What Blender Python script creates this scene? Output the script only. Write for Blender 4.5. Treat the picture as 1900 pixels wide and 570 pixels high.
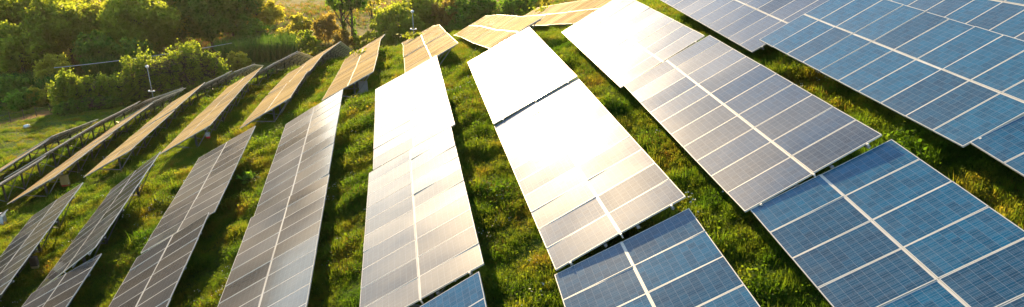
import bpy, math, random
import numpy as np
from mathutils import Matrix, Vector, Euler

# ------------------------------------------------------------------ camera, world, sun, exposure
scene = bpy.context.scene
for o in list(bpy.data.objects):
    bpy.data.objects.remove(o)
col = scene.collection
W_PX, H_PX, F_PX, CX_PX, CY_PX = 1900.0, 570.0, 1400.0, 950.0, 285.0
CAM_R = np.array([[0.99965, -0.02642, 0.0], [-0.00903, -0.34182, 0.93972], [-0.02483, -0.93939, -0.34194]])  # columns: right, down, forward
cam_data = bpy.data.cameras.new('camera')
cam_data.sensor_width = 36.0
cam_data.lens = F_PX / W_PX * 36.0
cam_data.clip_start = 0.1
cam_data.clip_end = 6000.0
cam = bpy.data.objects.new('camera', cam_data)
col.objects.link(cam)
m = Matrix.Identity(4)
for i in range(3):
    m[i][0] = CAM_R[i, 0]; m[i][1] = -CAM_R[i, 1]; m[i][2] = -CAM_R[i, 2]
cam.matrix_world = m
scene.camera = cam

SUN_AZ, SUN_EL = math.radians(-14.0), math.radians(14.5)      # azimuth from +Y towards +X
world = bpy.data.worlds.new('World')
scene.world = world
world.use_nodes = True
wn = world.node_tree
wn.nodes.clear()
sky = wn.nodes.new('ShaderNodeTexSky')
sky.sky_type = 'NISHITA'
sky.sun_disc = False
sky.sun_elevation = SUN_EL
sky.sun_rotation = SUN_AZ
sky.air_density = 1.0
sky.dust_density = 0.35
sky.ozone_density = 1.0
bg = wn.nodes.new('ShaderNodeBackground')
bg.inputs['Strength'].default_value = 0.14
wo = wn.nodes.new('ShaderNodeOutputWorld')
wn.links.new(sky.outputs[0], bg.inputs[0])
wn.links.new(bg.outputs[0], wo.inputs[0])

sun_data = bpy.data.lights.new('sun', 'SUN')
sun_data.energy = 5.0
sun_data.angle = math.radians(0.53)
sun_data.color = (1.0, 0.72, 0.38)
sun = bpy.data.objects.new('sun', sun_data)
col.objects.link(sun)
sdir = Vector((math.sin(SUN_AZ) * math.cos(SUN_EL), math.cos(SUN_AZ) * math.cos(SUN_EL), math.sin(SUN_EL)))
sun.rotation_euler = sdir.to_track_quat('Z', 'Y').to_euler()
sun.location = (0, 60, 60)

scene.view_settings.view_transform = 'Standard'
scene.view_settings.look = 'None'
scene.view_settings.exposure = 1.35
scene.view_settings.gamma = 1.0
scene.view_settings.use_curve_mapping = False
scene.render.engine = 'CYCLES'
scene.cycles.max_bounces = 8
scene.cycles.diffuse_bounces = 5
scene.cycles.transparent_max_bounces = 4

rng = np.random.default_rng(7)
random.seed(7)

# ------------------------------------------------------------------ small helpers
def tag(o, label=None, cat=None, group=None, kind=None):
    if label: o['label'] = label
    if cat: o['category'] = cat
    if group: o['group'] = group
    if kind: o['kind'] = kind
    return o

def link(name, data, parent=None, mat=None):
    o = bpy.data.objects.new(name, data)
    col.objects.link(o)
    if parent is not None:
        o.parent = parent
    return o

def empty(name, loc, rz=0.0):
    e = bpy.data.objects.new(name, None)
    col.objects.link(e)
    e.location = loc
    e.rotation_euler = (0, 0, rz)
    e.empty_display_size = 0.3
    return e

def np_mesh(name, verts, faces, mat=None, smooth=False):
    """verts (n,3), faces (m,k) with equal k"""
    verts = np.asarray(verts, dtype=np.float32); faces = np.asarray(faces, dtype=np.int32)
    me = bpy.data.meshes.new(name)
    me.vertices.add(len(verts)); me.vertices.foreach_set('co', verts.ravel())
    k = faces.shape[1]
    me.loops.add(faces.size); me.loops.foreach_set('vertex_index', faces.ravel())
    me.polygons.add(len(faces))
    me.polygons.foreach_set('loop_start', np.arange(0, faces.size, k, dtype=np.int32))
    if smooth:
        me.polygons.foreach_set('use_smooth', np.ones(len(faces), dtype=bool))
    me.update(calc_edges=True)
    if mat: me.materials.append(mat)
    return me

class MB:
    """collects boxes / bars / tubes into one mesh"""
    def __init__(self): self.v = []; self.f = []
    def add(self, vs, fs):
        b = len(self.v); self.v += [tuple(x) for x in vs]; self.f += [tuple(i + b for i in f) for f in fs]
        return self
    def box(self, c, s, R=None):
        vs = []
        for dz in (-.5, .5):
            for dx, dy in ((-.5, -.5), (.5, -.5), (.5, .5), (-.5, .5)):
                p = Vector((dx * s[0], dy * s[1], dz * s[2]))
                if R is not None: p = R @ p
                vs.append(p + Vector(c))
        return self.add(vs, [(0, 3, 2, 1), (4, 5, 6, 7), (0, 1, 5, 4), (1, 2, 6, 5), (2, 3, 7, 6), (3, 0, 4, 7)])
    def tube(self, pts, radii, n=6, cap=True):
        pts = [Vector(p) for p in pts]
        rings = []
        for i, p in enumerate(pts):
            t = (pts[min(i + 1, len(pts) - 1)] - pts[max(i - 1, 0)]).normalized()
            ref = Vector((0, 0, 1)) if abs(t.z) < .95 else Vector((1, 0, 0))
            u = t.cross(ref).normalized(); w = u.cross(t)
            rings.append([p + (u * math.cos(2 * math.pi * k / n) + w * math.sin(2 * math.pi * k / n)) * radii[i] for k in range(n)])
        vs = [v for r in rings for v in r]; fs = []
        for i in range(len(pts) - 1):
            for k in range(n):
                a, b = i * n + k, i * n + (k + 1) % n
                fs.append((a, b, b + n, a + n))
        if cap:
            fs.append(tuple(range(n - 1, -1, -1))); fs.append(tuple((len(pts) - 1) * n + k for k in range(n)))
        return self.add(vs, fs)
    def mesh(self, name, mat=None, smooth=False):
        me = bpy.data.meshes.new(name)
        me.from_pydata(self.v, [], self.f)
        if smooth:
            me.polygons.foreach_set('use_smooth', [True] * len(me.polygons))
        me.update()
        if mat: me.materials.append(mat)
        return me
    def build(self, name, mat, parent=None, smooth=False):
        return link(name, self.mesh(name, mat, smooth), parent)

# ------------------------------------------------------------------ materials
class NT:
    def __init__(self, name):
        self.m = bpy.data.materials.new(name); self.m.use_nodes = True
        self.t = self.m.node_tree; self.t.nodes.clear()
        self.out = self.n('ShaderNodeOutputMaterial')
    def n(self, typ, **kw):
        x = self.t.nodes.new(typ)
        for k, v in kw.items(): setattr(x, k, v)
        return x
    def set(self, node, name, v):
        if isinstance(v, bpy.types.NodeSocket): self.t.links.new(v, node.inputs[name])
        else: node.inputs[name].default_value = v
    def math(self, op, a, b=None, c=None, clamp=False):
        x = self.n('ShaderNodeMath', operation=op); x.use_clamp = clamp
        for i, v in enumerate((a, b, c)):
            if v is not None: self.set(x, i, v)
        return x.outputs[0]
    def mix(self, f, a, b):
        x = self.n('ShaderNodeMix', data_type='RGBA')
        self.set(x, 0, f)
        for i, v in ((6, a), (7, b)):
            self.set(x, i, v if isinstance(v, bpy.types.NodeSocket) else (*v, 1.0) if len(v) == 3 else v)
        return x.outputs[2]
    def noise(self, scale, vec=None, detail=3.0, rough=0.55):
        x = self.n('ShaderNodeTexNoise'); x.inputs['Scale'].default_value = scale
        x.inputs['Detail'].default_value = detail; x.inputs['Roughness'].default_value = rough
        if vec is not None: self.t.links.new(vec, x.inputs['Vector'])
        return x.outputs[0]
    def ramp(self, fac, stops):
        x = self.n('ShaderNodeValToRGB')
        el = x.color_ramp.elements
        while len(el) < len(stops): el.new(0.5)
        for e, (p, c) in zip(el, stops):
            e.position = p; e.color = (*c, 1.0)
        self.t.links.new(fac, x.inputs[0])
        return x.outputs[0]
    def sep(self, vec):
        x = self.n('ShaderNodeSeparateXYZ'); self.t.links.new(vec, x.inputs[0]); return x.outputs
    def principled(self, **kw):
        x = self.n('ShaderNodeBsdfPrincipled')
        for k, v in kw.items():
            k = k.replace('_', ' ')
            if not isinstance(v, bpy.types.NodeSocket) and isinstance(v, tuple) and len(v) == 3: v = (*v, 1.0)
            self.set(x, k, v)
        return x
    def surface(self, sh):
        self.t.links.new(sh if isinstance(sh, bpy.types.NodeSocket) else sh.outputs[0], self.out.inputs['Surface'])
        return self.m

def plain(name, color, rough=0.6, metallic=0.0, var=0.15, scale=3.0, spec=0.5):
    t = NT(name)
    g = t.n('ShaderNodeNewGeometry').outputs['Position']
    f = t.noise(scale, g, 4.0)
    dark = tuple(c * (1 - var * 1.5) for c in color); light = tuple(min(1, c * (1 + var)) for c in color)
    c = t.ramp(f, [(0.3, dark), (0.7, light)])
    return t.surface(t.principled(Base_Color=c, Roughness=rough, Metallic=metallic, Specular_IOR_Level=spec))

def mat_glass(name, blue_lo, blue_hi, grey_lo, grey_hi, grey_mix, coat0, coat1, cr0, cr1, print_gain=1.0, glow_tint=0.0):
    """polycrystalline cells printed under flat glass; UV: u along 10 cells, v along 6 cells"""
    t = NT(name)
    uv = t.n('ShaderNodeUVMap').outputs[0]
    s = t.sep(uv)
    rnd = t.n('ShaderNodeObjectInfo').outputs['Random']
    u10 = t.math('MULTIPLY', s[0], 10.0); v6 = t.math('MULTIPLY', s[1], 6.0)
    def line(x, hw):      # 1 inside a line centred on the integers
        fr = t.math('FRACT', x); d = t.math('ABSOLUTE', t.math('SUBTRACT', fr, 0.5))
        return t.math('GREATER_THAN', d, 0.5 - hw)
    gap = t.math('MAXIMUM', line(u10, 0.017), line(v6, 0.017))
    bus = line(t.math('ADD', t.math('MULTIPLY', v6, 3.0), 0.5), 0.045)
    # one colour per cell + crystal grain
    comb = t.n('ShaderNodeCombineXYZ')
    t.set(comb, 0, t.math('FLOOR', u10)); t.set(comb, 1, t.math('FLOOR', v6)); t.set(comb, 2, t.math('MULTIPLY', rnd, 97.0))
    wn_ = t.n('ShaderNodeTexWhiteNoise'); t.t.links.new(comb.outputs[0], wn_.inputs[0])
    vor = t.n('ShaderNodeTexVoronoi'); vor.inputs['Scale'].default_value = 90.0
    t.t.links.new(uv, vor.inputs['Vector'])
    grain = t.sep(vor.outputs['Color'])[0]
    k = t.math('ADD', t.math('MULTIPLY', wn_.outputs[0], 0.55), t.math('MULTIPLY', grain, 0.45))
    blue = t.mix(k, blue_lo, blue_hi)
    grey = t.mix(k, grey_lo, grey_hi)
    wm = t.n('ShaderNodeTexWhiteNoise', noise_dimensions='1D'); t.set(wm, 'W', t.math('MULTIPLY', rnd, 531.0))
    kind = t.math('GREATER_THAN', wm.outputs[0], 0.66)
    cell = t.mix(t.math('MULTIPLY', kind, grey_mix), blue, grey)
    c1 = t.mix(t.math('MULTIPLY', bus, 0.6 * print_gain), cell, (0.26, 0.32, 0.38))
    c2 = t.mix(t.math('MULTIPLY', gap, 0.6 * print_gain), c1, (0.26, 0.30, 0.34))
    # thin blotchy dust, thicker towards one short edge, plus golden reflection painted as colour
    g = t.n('ShaderNodeNewGeometry').outputs['Position']
    d1 = t.noise(1.1, g, 5.0)
    strv = t.n('ShaderNodeCombineXYZ'); t.set(strv, 0, t.math('MULTIPLY', s[0], 0.35)); t.set(strv, 1, s[1]); t.set(strv, 2, t.math('MULTIPLY', rnd, 53.0))
    patch = t.ramp(t.noise(0.28, g, 3.0), [(0.36, (0, 0, 0)), (0.64, (1, 1, 1))])
    low = t.math('POWER', t.math('SUBTRACT', 1.0, s[0], clamp=True), 6.0)
    dust_and_glow = t.math('ADD', t.math('MULTIPLY', t.math('POWER', t.noise(9.0, strv.outputs[0], 4.0), 2.0), 0.16), t.math('MULTIPLY', low, 0.07), clamp=True)
    dust_and_glow = t.math('ADD', dust_and_glow, t.math('MULTIPLY', glow_tint, t.math('ADD', 0.72, t.math('MULTIPLY', t.math('FRACT', t.math('MULTIPLY', rnd, 29.0)), 0.5))) if glow_tint > .2 else t.math('MULTIPLY', patch, glow_tint), clamp=True)
    c3 = t.mix(dust_and_glow, c2, (0.66, 0.47, 0.20) if glow_tint > .2 else (0.46, 0.31, 0.15) if glow_tint > 0 else (0.33, 0.29, 0.22))  # the warmer mixes put golden reflection into the base colour
    rough = t.math('ADD', 0.42 if glow_tint > .2 else 0.075, t.math('MULTIPLY', d1, 0.05))
    p = t.principled(Base_Color=c3, Roughness=rough, IOR=1.0 if glow_tint > .2 else 1.5, Specular_IOR_Level=0.0 if glow_tint > .2 else 0.28, Coat_Weight=t.math('ADD', coat0, t.math('MULTIPLY', t.math('ADD', t.math('MULTIPLY', t.math('FRACT', t.math('MULTIPLY', rnd, 7.0)), 0.55), t.math('MULTIPLY', patch, 0.45)), coat1)), Coat_Roughness=t.math('ADD', cr0, t.math('MULTIPLY', t.math('FRACT', t.math('MULTIPLY', rnd, 13.0)), cr1)), Coat_IOR=1.4)
    bn = t.n('ShaderNodeBump'); bn.inputs['Strength'].default_value = 0.03; bn.inputs['Distance'].default_value = 0.02
    t.t.links.new(t.noise(2.3, g, 1.0), bn.inputs['Height']); t.t.links.new(bn.outputs[0], p.inputs['Normal'])
    return t.surface(p)

def leaf_mat(name, dark, light, trans, tf=0.45, scale=0.35):
    t = NT(name)
    g = t.n('ShaderNodeNewGeometry').outputs['Position']
    f = t.noise(scale, g, 4.0)
    f2 = t.noise(3.0, g, 2.0)
    ff = t.math('ADD', t.math('MULTIPLY', f, 0.6), t.math('MULTIPLY', f2, 0.4))
    c = t.ramp(ff, [(0.36, dark), (0.62, light)])
    d = t.principled(Base_Color=c, Roughness=0.6, Specular_IOR_Level=0.25)
    tr = t.n('ShaderNodeBsdfTranslucent')
    t.t.links.new(t.mix(ff, tuple(x * .6 for x in trans), tuple(min(1, x * 1.3) for x in trans)), tr.inputs[0])
    mx = t.n('ShaderNodeMixShader'); mx.inputs[0].default_value = tf
    t.t.links.new(d.outputs[0], mx.inputs[1]); t.t.links.new(tr.outputs[0], mx.inputs[2])
    return t.surface(mx.outputs[0])

def grass_mat(name, stops, trans_gain=2.6, tf=0.58):
    t = NT(name)
    g = t.n('ShaderNodeNewGeometry').outputs['Position']
    f = t.noise(0.55, g, 5.0, 0.62)
    f2 = t.noise(6.0, g, 2.0)
    ff = t.math('ADD', t.math('MULTIPLY', f, 0.75), t.math('MULTIPLY', f2, 0.25))
    c = t.ramp(ff, stops)
    d = t.principled(Base_Color=c, Roughness=0.75, Specular_IOR_Level=0.1)
    tr = t.n('ShaderNodeBsdfTranslucent')
    gain = t.n('ShaderNodeVectorMath', operation='MULTIPLY')
    t.t.links.new(c, gain.inputs[0]); gain.inputs[1].default_value = (trans_gain * 1.15, trans_gain, trans_gain * .5)
    t.t.links.new(gain.outputs[0], tr.inputs[0])
    mx = t.n('ShaderNodeMixShader'); mx.inputs[0].default_value = tf
    t.t.links.new(d.outputs[0], mx.inputs[1]); t.t.links.new(tr.outputs[0], mx.inputs[2])
    return t.surface(mx.outputs[0])

M = {}
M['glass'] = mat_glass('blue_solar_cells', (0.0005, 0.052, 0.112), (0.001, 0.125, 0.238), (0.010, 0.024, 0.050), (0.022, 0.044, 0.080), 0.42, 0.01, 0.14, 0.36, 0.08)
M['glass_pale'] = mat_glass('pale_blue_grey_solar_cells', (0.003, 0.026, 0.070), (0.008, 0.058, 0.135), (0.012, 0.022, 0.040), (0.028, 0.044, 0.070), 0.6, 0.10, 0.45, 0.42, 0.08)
M['glass_grey'] = mat_glass('grey_solar_cells', (0.007, 0.012, 0.022), (0.018, 0.026, 0.042), (0.012, 0.011, 0.011), (0.030, 0.027, 0.024), 0.8, 0.12, 0.88, 0.43, 0.12, 0.8, 0.13)  # warm patches in the colour stand in for golden reflection
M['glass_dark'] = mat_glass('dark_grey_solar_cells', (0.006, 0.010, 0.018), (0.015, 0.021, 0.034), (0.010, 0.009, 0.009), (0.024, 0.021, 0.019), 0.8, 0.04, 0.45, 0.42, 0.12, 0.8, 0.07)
M['glass_gold_glow'] = mat_glass('glow_tinted_solar_cells', (0.010, 0.010, 0.012), (0.022, 0.020, 0.018), (0.016, 0.012, 0.008), (0.034, 0.026, 0.018), 0.8, 0.0, 0.0, 0.40, 0.06, 0.8, 0.62)  # golden reflection of the far tables painted as matte base colour
M['alu'] = plain('anodised_aluminium_frame', (0.64, 0.60, 0.52), 0.42, 0.0, 0.06, 2.0)
M['steel'] = plain('galvanised_steel', (0.30, 0.30, 0.29), 0.5, 0.55, 0.2, 4.0)
M['darksteel'] = plain('weathered_steel_post', (0.13, 0.125, 0.115), 0.6, 0.4, 0.25, 5.0)
M['bark'] = plain('bark', (0.075, 0.055, 0.035), 0.9, 0, 0.35, 6.0)
M['pole'] = plain('painted_pole', (0.36, 0.38, 0.36), 0.45, 0.2, 0.1, 5.0)
M['white'] = plain('white_plastic', (0.78, 0.78, 0.76), 0.5, 0, 0.06, 5.0)
M['rust'] = plain('rusty_wood_post', (0.12, 0.08, 0.05), 0.9, 0, 0.3, 8.0)
M['cable'] = plain('grey_cable_sheath', (0.45, 0.46, 0.47), 0.5, 0, 0.05, 2.0)
M['red'] = plain('red_enamel', (0.55, 0.035, 0.03), 0.45, 0, 0.1, 5.0)
M['yellow'] = plain('yellowed_plastic', (0.50, 0.36, 0.14), 0.5, 0, 0.1, 5.0)
M['grey'] = plain('grey_enamel', (0.33, 0.33, 0.32), 0.5, 0, 0.1, 5.0)
M['petal'] = plain('white_petals', (0.80, 0.80, 0.72), 0.7, 0, 0.05, 5.0)
M['leaf_dark'] = leaf_mat('leaves_dark_green', (0.018, 0.058, 0.010), (0.055, 0.115, 0.018), (0.28, 0.52, 0.03), 0.56)
M['leaf_olive'] = leaf_mat('leaves_olive', (0.034, 0.066, 0.012), (0.100, 0.140, 0.022), (0.60, 0.70, 0.04), 0.60)
M['leaf_gold'] = leaf_mat('leaves_golden', (0.065, 0.080, 0.014), (0.140, 0.145, 0.024), (0.80, 0.74, 0.06), 0.62)
M['leaf_lime'] = leaf_mat('leaves_fresh_green', (0.030, 0.095, 0.010), (0.085, 0.165, 0.020), (0.34, 0.64, 0.04), 0.56)
M['leaf_rust'] = leaf_mat('leaves_reddish', (0.075, 0.062, 0.016), (0.145, 0.110, 0.028), (0.62, 0.48, 0.07), 0.58)
M['leaf_vine'] = leaf_mat('vine_leaves', (0.022, 0.070, 0.010), (0.070, 0.130, 0.018), (0.54, 0.68, 0.04), 0.55)
M['reed'] = leaf_mat('reed_blades', (0.018, 0.062, 0.010), (0.060, 0.130, 0.020), (0.15, 0.30, 0.03), 0.4, 0.8)
M['grass'] = grass_mat('meadow_grass', [(0.30, (0.020, 0.066, 0.006)), (0.42, (0.046, 0.108, 0.009)), (0.52, (0.088, 0.140, 0.014)), (0.60, (0.140, 0.150, 0.020)), (0.67, (0.140, 0.082, 0.024)), (0.75, (0.10, 0.05, 0.02))])
M['dry'] = grass_mat('dry_stalks', [(0.30, (0.09, 0.08, 0.02)), (0.5, (0.14, 0.10, 0.03)), (0.70, (0.16, 0.075, 0.025))])

def mat_ground():
    t = NT('meadow_ground')
    g = t.n('ShaderNodeNewGeometry').outputs['Position']
    at = t.n('ShaderNodeVertexColor'); at.layer_name = 'zone'
    z = t.sep(at.outputs[0])
    f = t.noise(0.5, g, 6.0, 0.6); f2 = t.noise(4.0, g, 4.0)
    ff = t.math('ADD', t.math('MULTIPLY', f, 0.7), t.math('MULTIPLY', f2, 0.3))
    base = t.ramp(ff, [(0.3, (0.020, 0.046, 0.006)), (0.48, (0.050, 0.090, 0.010)), (0.6, (0.090, 0.110, 0.016)), (0.72, (0.100, 0.070, 0.022))])
    dirt = t.ramp(ff, [(0.3, (0.20, 0.095, 0.030)), (0.7, (0.34, 0.17, 0.055))])
    field = t.ramp(t.noise(0.12, g, 8.0, 0.65), [(0.35, (0.060, 0.075, 0.012)), (0.5, (0.125, 0.115, 0.022)), (0.65, (0.19, 0.155, 0.040))])
    forest = t.ramp(t.noise(0.05, g, 8.0, 0.7), [(0.35, (0.014, 0.022, 0.008)), (0.5, (0.034, 0.036, 0.012)), (0.65, (0.075, 0.060, 0.022))])
    c = t.mix(z[0], base, dirt); c = t.mix(z[1], c, field); c = t.mix(z[2], c, forest)
    p = t.principled(Base_Color=c, Roughness=0.95, Specular_IOR_Level=0.1)
    bn = t.n('ShaderNodeBump'); bn.inputs['Strength'].default_value = 0.6; bn.inputs['Distance'].default_value = 0.15
    t.t.links.new(f2, bn.inputs['Height']); t.t.links.new(bn.outputs[0], p.inputs['Normal'])
    return t.surface(p)
M['ground'] = mat_ground()

# ------------------------------------------------------------------ solar tables: key, centre x y z, slope along the row, tilt, azimuth, modules per side
TABLES = [
('0b',14.66,22.40,-3.78,-0.87,27.79,-7.85,10),
('1c',11.76,10.11,-5.20,5.48,26.85,-6.63,10),('1b',10.43,20.13,-4.62,1.66,27.95,-6.63,10),('1a',9.01,30.23,-4.73,2.04,27.88,-7.43,10),
('2c',7.28,10.24,-6.65,4.95,25.93,-6.67,10),('2b',5.95,20.26,-6.07,1.34,28.68,-6.73,10),('2a',4.58,30.37,-6.00,0.16,29.47,-7.52,10),
('2y',4.70,46.11,-7.60,-10.48,27.53,-7.82,10),('2x',3.44,56.17,-9.47,-10.13,28.16,-8.33,10),('2w',2.00,66.20,-11.31,-10.32,27.74,-8.16,10),
('3c',2.97,10.18,-8.04,3.95,25.41,-6.62,10),('3b',1.63,20.31,-7.43,1.26,27.39,-8.58,10),('3a',0.17,30.33,-7.30,-0.47,26.92,-7.81,10),
('3y',-0.19,43.53,-8.25,-9.76,27.59,-7.54,10),('3x',-1.54,53.61,-9.91,-8.73,28.41,-7.96,10),('3w',-2.92,63.68,-11.58,-9.91,27.93,-7.85,10),
('4c',-1.50,9.99,-9.65,5.87,30.64,-8.71,10),('4b',-2.91,20.21,-8.98,0.57,27.05,-8.06,10),('4a',-4.23,30.32,-8.72,1.64,26.63,-8.45,10),
('4y',-4.94,45.33,-9.72,-7.44,27.24,-8.03,10),('4x',-6.39,55.45,-10.99,-7.06,26.97,-7.87,10),('4w',-7.85,65.52,-12.56,-10.40,25.50,-8.35,10),
('5b',-7.49,20.80,-10.86,0.45,26.70,-8.79,10),('5a',-8.98,30.88,-10.59,3.14,28.80,-8.11,10),
('5y',-9.92,46.59,-11.33,-6.00,26.19,-7.89,10),('5x',-11.37,56.71,-12.39,-5.66,26.55,-8.15,10),('5w',-12.71,66.82,-13.69,-8.49,27.32,-7.17,10),
('6b',-12.34,21.38,-12.75,2.15,29.23,-9.13,10),('6a',-13.76,31.49,-12.37,1.67,26.76,-8.41,10),
('6z',-14.88,46.54,-12.66,-4.80,27.84,-8.86,10),('6y',-16.24,56.72,-13.51,-5.23,25.91,-7.79,10),('6x',-17.42,67.40,-14.65,-6.15,27.48,-5.34,11),
('6w',-18.60,77.92,-16.63,-15.11,27.39,-7.87,10),('6v',-20.05,87.78,-19.25,-14.41,27.38,-8.29,10),
('7b',-17.27,21.99,-14.73,3.48,27.40,-8.35,10),('7a',-19.04,32.25,-14.19,3.14,34.42,-8.82,10),
('7z',-19.71,46.48,-13.99,-3.18,26.81,-8.85,10),('7y',-21.32,56.61,-14.64,-3.46,27.66,-8.53,10),('7x',-22.41,68.83,-15.86,-6.87,27.49,-5.15,14),('7w',-23.63,80.86,-18.14,-15.11,27.24,-7.16,10),
('8b',-23.01,31.59,-15.60,4.83,30.70,-9.87,10),
('8z',-25.59,48.47,-15.98,-2.38,26.75,-8.33,10),('8y',-27.12,58.68,-16.41,-3.34,27.85,-9.35,10),('8x',-28.61,68.79,-17.46,-7.27,27.60,-7.43,10),('8w',-29.74,78.91,-18.98,-8.52,27.50,-6.94,10),('8v',-30.91,86.95,-20.60,-14.09,27.39,-8.91,6),
('9b',-27.75,31.84,-16.69,0.35,27.52,-7.81,10),
('9z',-29.99,47.52,-17.27,-2.69,26.95,-8.25,10),('9y',-31.55,57.67,-17.81,-3.55,27.52,-8.73,10),('9x',-33.06,67.78,-18.77,-8.00,27.65,-7.86,10),
('10z',-33.08,44.11,-17.63,-3.91,27.45,-7.77,10),('10y',-34.59,54.27,-18.28,-4.25,27.70,-7.78,10),('10x',-36.10,64.42,-19.25,-6.14,27.53,-8.08,10),('10w',-36.71,74.66,-20.48,-7.79,27.38,-3.38,10),
('11z',-39.08,54.30,-19.85,-2.11,27.41,-7.80,10),('11y',-40.44,64.46,-20.69,-8.85,27.65,-8.35,10),
('12y',-43.68,53.90,-20.04,-12.38,27.54,-7.81,10),
]
PITCH, MOD_W, MOD_L, MID_GAP = 1.01, 0.994, 1.66, 0.032
HEIGHT_NEAR, HEIGHT_FAR = 1.08, 1.22      # table centre above the ground

def table_axes(t):
    _, x, y, z, sl, ti, az, n = t
    sl, ti, az = math.radians(sl), math.radians(ti), math.radians(az)
    h = Vector((math.cos(az), -math.sin(az), 0)); e = Vector((math.sin(az), math.cos(az), 0))
    d = e * math.cos(sl) + Vector((0, 0, math.sin(sl)))
    a = h * math.cos(ti) + h.cross(d) * math.sin(ti)
    return Vector((x, y, z)), d, a, a.cross(d)          # centre, along row (away), across (uphill side), normal

# ------------------------------------------------------------------ terrain
FLOOR = -25.0
def sstep(x, a, b):
    t = np.clip((x - a) / (b - a), 0, 1); return t * t * (3 - 2 * t)
def far_z(x, y):
    r = np.hypot(x, y); az = np.degrees(np.arctan2(x, np.maximum(y, 1e-3)))
    el = 3.2 + 4.6 * sstep(-az, 19, 31) + 0.8 * np.sin(az * .55) + .4 * np.sin(az * 1.7)
    s = sstep(r, 230, 720)
    return FLOOR + (np.minimum(r, 760) * np.tan(np.radians(el)) - FLOOR) * s
_d = []
for t in TABLES:
    c, d, a, n = table_axes(t)
    for k in (-1, 0, 1):
        p = c + d * (k * t[7] * PITCH / 2)
        _d.append((p.x, p.y, p.z - (HEIGHT_FAR if t[0][-1] in 'zyxwv' else HEIGHT_NEAR)))
for x, y, z in ((0, 0, -10.6), (9, 0, -7.4), (-9, 5, -14), (-20, 8, -17.6), (-32, 15, -19.8), (-45, 25, -22.5), (18, 5, -4.6), (22, 20, -2.2), (30, 30, 0.5), (30, 5, 0), (40, 20, 3), (14, 36, -4.6), (22, 45, -3.5), (15, 55, -7.5), (28, 60, -4.5), (14, 70, -10.5), (25, 80, -10), (40, 70, -3), (40, 100, -12),
                (-48, 66, -22.9), (-52, 45, -22.6), (-44, 80, -23.7), (-36, 84, -23.2), (-60, 75, -24.3), (-70, 50, -24.4), (-33, 92, -24.2), (-18, 101, -23.6), (-40, 96, -24.9), (-55, 95, -25), (-5, 82, -16.0), (-12, 84, -16.8), (4, 84, -15), (-8, 98, -20.5), (5, 100, -19.5), (-5, 112, -23.6), (12, 112, -22.5), (-20, 115, -25), (-45, 115, -25), (-75, 95, -25), (0, 130, -25), (30, 125, -22), (-90, 60, -25),
                (-28, 104, -25), (-14, 109, -24.6), (-25, 125, -25), (-60, 105, -25), (-5, 122, -24.8), (12, 126, -24.8), (20, 142, -25), (-10, 140, -25), (-40, 135, -25), (-70, 115, -25), (-90, 90, -25), (-60, 130, -25), (30, 150, -25), (-25, 150, -25)):
    _d.append((x, y, z))
_d = np.array(_d)
def _k(A, B): 
    return 9.0 ** 2 * np.exp(-((A[:, None, 0] - B[None, :, 0]) ** 2 + (A[:, None, 1] - B[None, :, 1]) ** 2) / (2 * 17.0 ** 2))
_w = np.linalg.solve(_k(_d, _d) + 0.15 ** 2 * np.eye(len(_d)), _d[:, 2] - far_z(_d[:, 0], _d[:, 1]))
def ground_np(x, y):
    x = np.asarray(x, float).ravel(); y = np.asarray(y, float).ravel()
    out = far_z(x, y)
    near = (np.abs(x) < 170) & (np.abs(y - 50) < 170)
    P = np.c_[x[near], y[near]]
    out[near] += _k(P, _d) @ _w if len(P) else 0
    # little mounds and dips
    out += np.where(near, 0.10 * np.sin(x * .9 + .7 * np.sin(y * .6)) * np.sin(y * .75 + 1.3) + .05 * np.sin(x * 2.3 + y * 1.1) * np.sin(y * 2.1 - x), 0)
    return out
def G(x, y): return float(ground_np([x], [y])[0])

def pix_dir(px, py):
    v = CAM_R @ np.array([(px - CX_PX) / F_PX, (py - CY_PX) / F_PX, 1.0])
    return v / np.linalg.norm(v)
def on_ground(px, py, tmax=700.0):
    """first ground point seen in the direction of a photo pixel"""
    v = pix_dir(px, py); ts = np.arange(4.0, tmax, 0.25)
    z = ground_np(v[0] * ts, v[1] * ts)
    hit = np.nonzero(v[2] * ts < z)[0]
    t = ts[hit[0]] if len(hit) else tmax
    return Vector((v[0] * t, v[1] * t, G(v[0] * t, v[1] * t)))
def at_range(px, dist):
    """ground point in the azimuth of photo column px (near the picture's top) at a given distance"""
    v = pix_dir(px, 90); h = math.hypot(v[0], v[1])
    x, y = v[0] / h * dist, v[1] / h * dist
    return Vector((x, y, G(x, y)))

def axis(lo, hi, a, b, step, grow=1.12):
    xs = list(np.arange(a, b + 1e-6, step)); s = step; x = b
    while x < hi: s *= grow; x += s; xs.append(min(x, hi))
    s = step; x = a
    while x > lo: s *= grow; x -= s; xs.insert(0, max(x, lo))
    return np.array(xs)
gx = axis(-1300, 1100, -75, 35, 0.8); gy = axis(-60, 1300, 2, 125, 0.8)
XX, YY = np.meshgrid(gx, gy)
ZZ = ground_np(XX, YY).reshape(XX.shape)
nx, ny = len(gx), len(gy)
idx = np.arange(nx * ny).reshape(ny, nx)
gf = np.stack([idx[:-1, :-1], idx[:-1, 1:], idx[1:, 1:], idx[1:, :-1]], -1).reshape(-1, 4)
gm = np_mesh('ground', np.c_[XX.ravel(), YY.ravel(), ZZ.ravel()], gf, M['ground'], True)
zone = np.zeros((nx * ny, 4), np.float32); zone[:, 3] = 1
fx, fy = XX.ravel(), YY.ravel(); fr = np.hypot(fx, fy)
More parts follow.
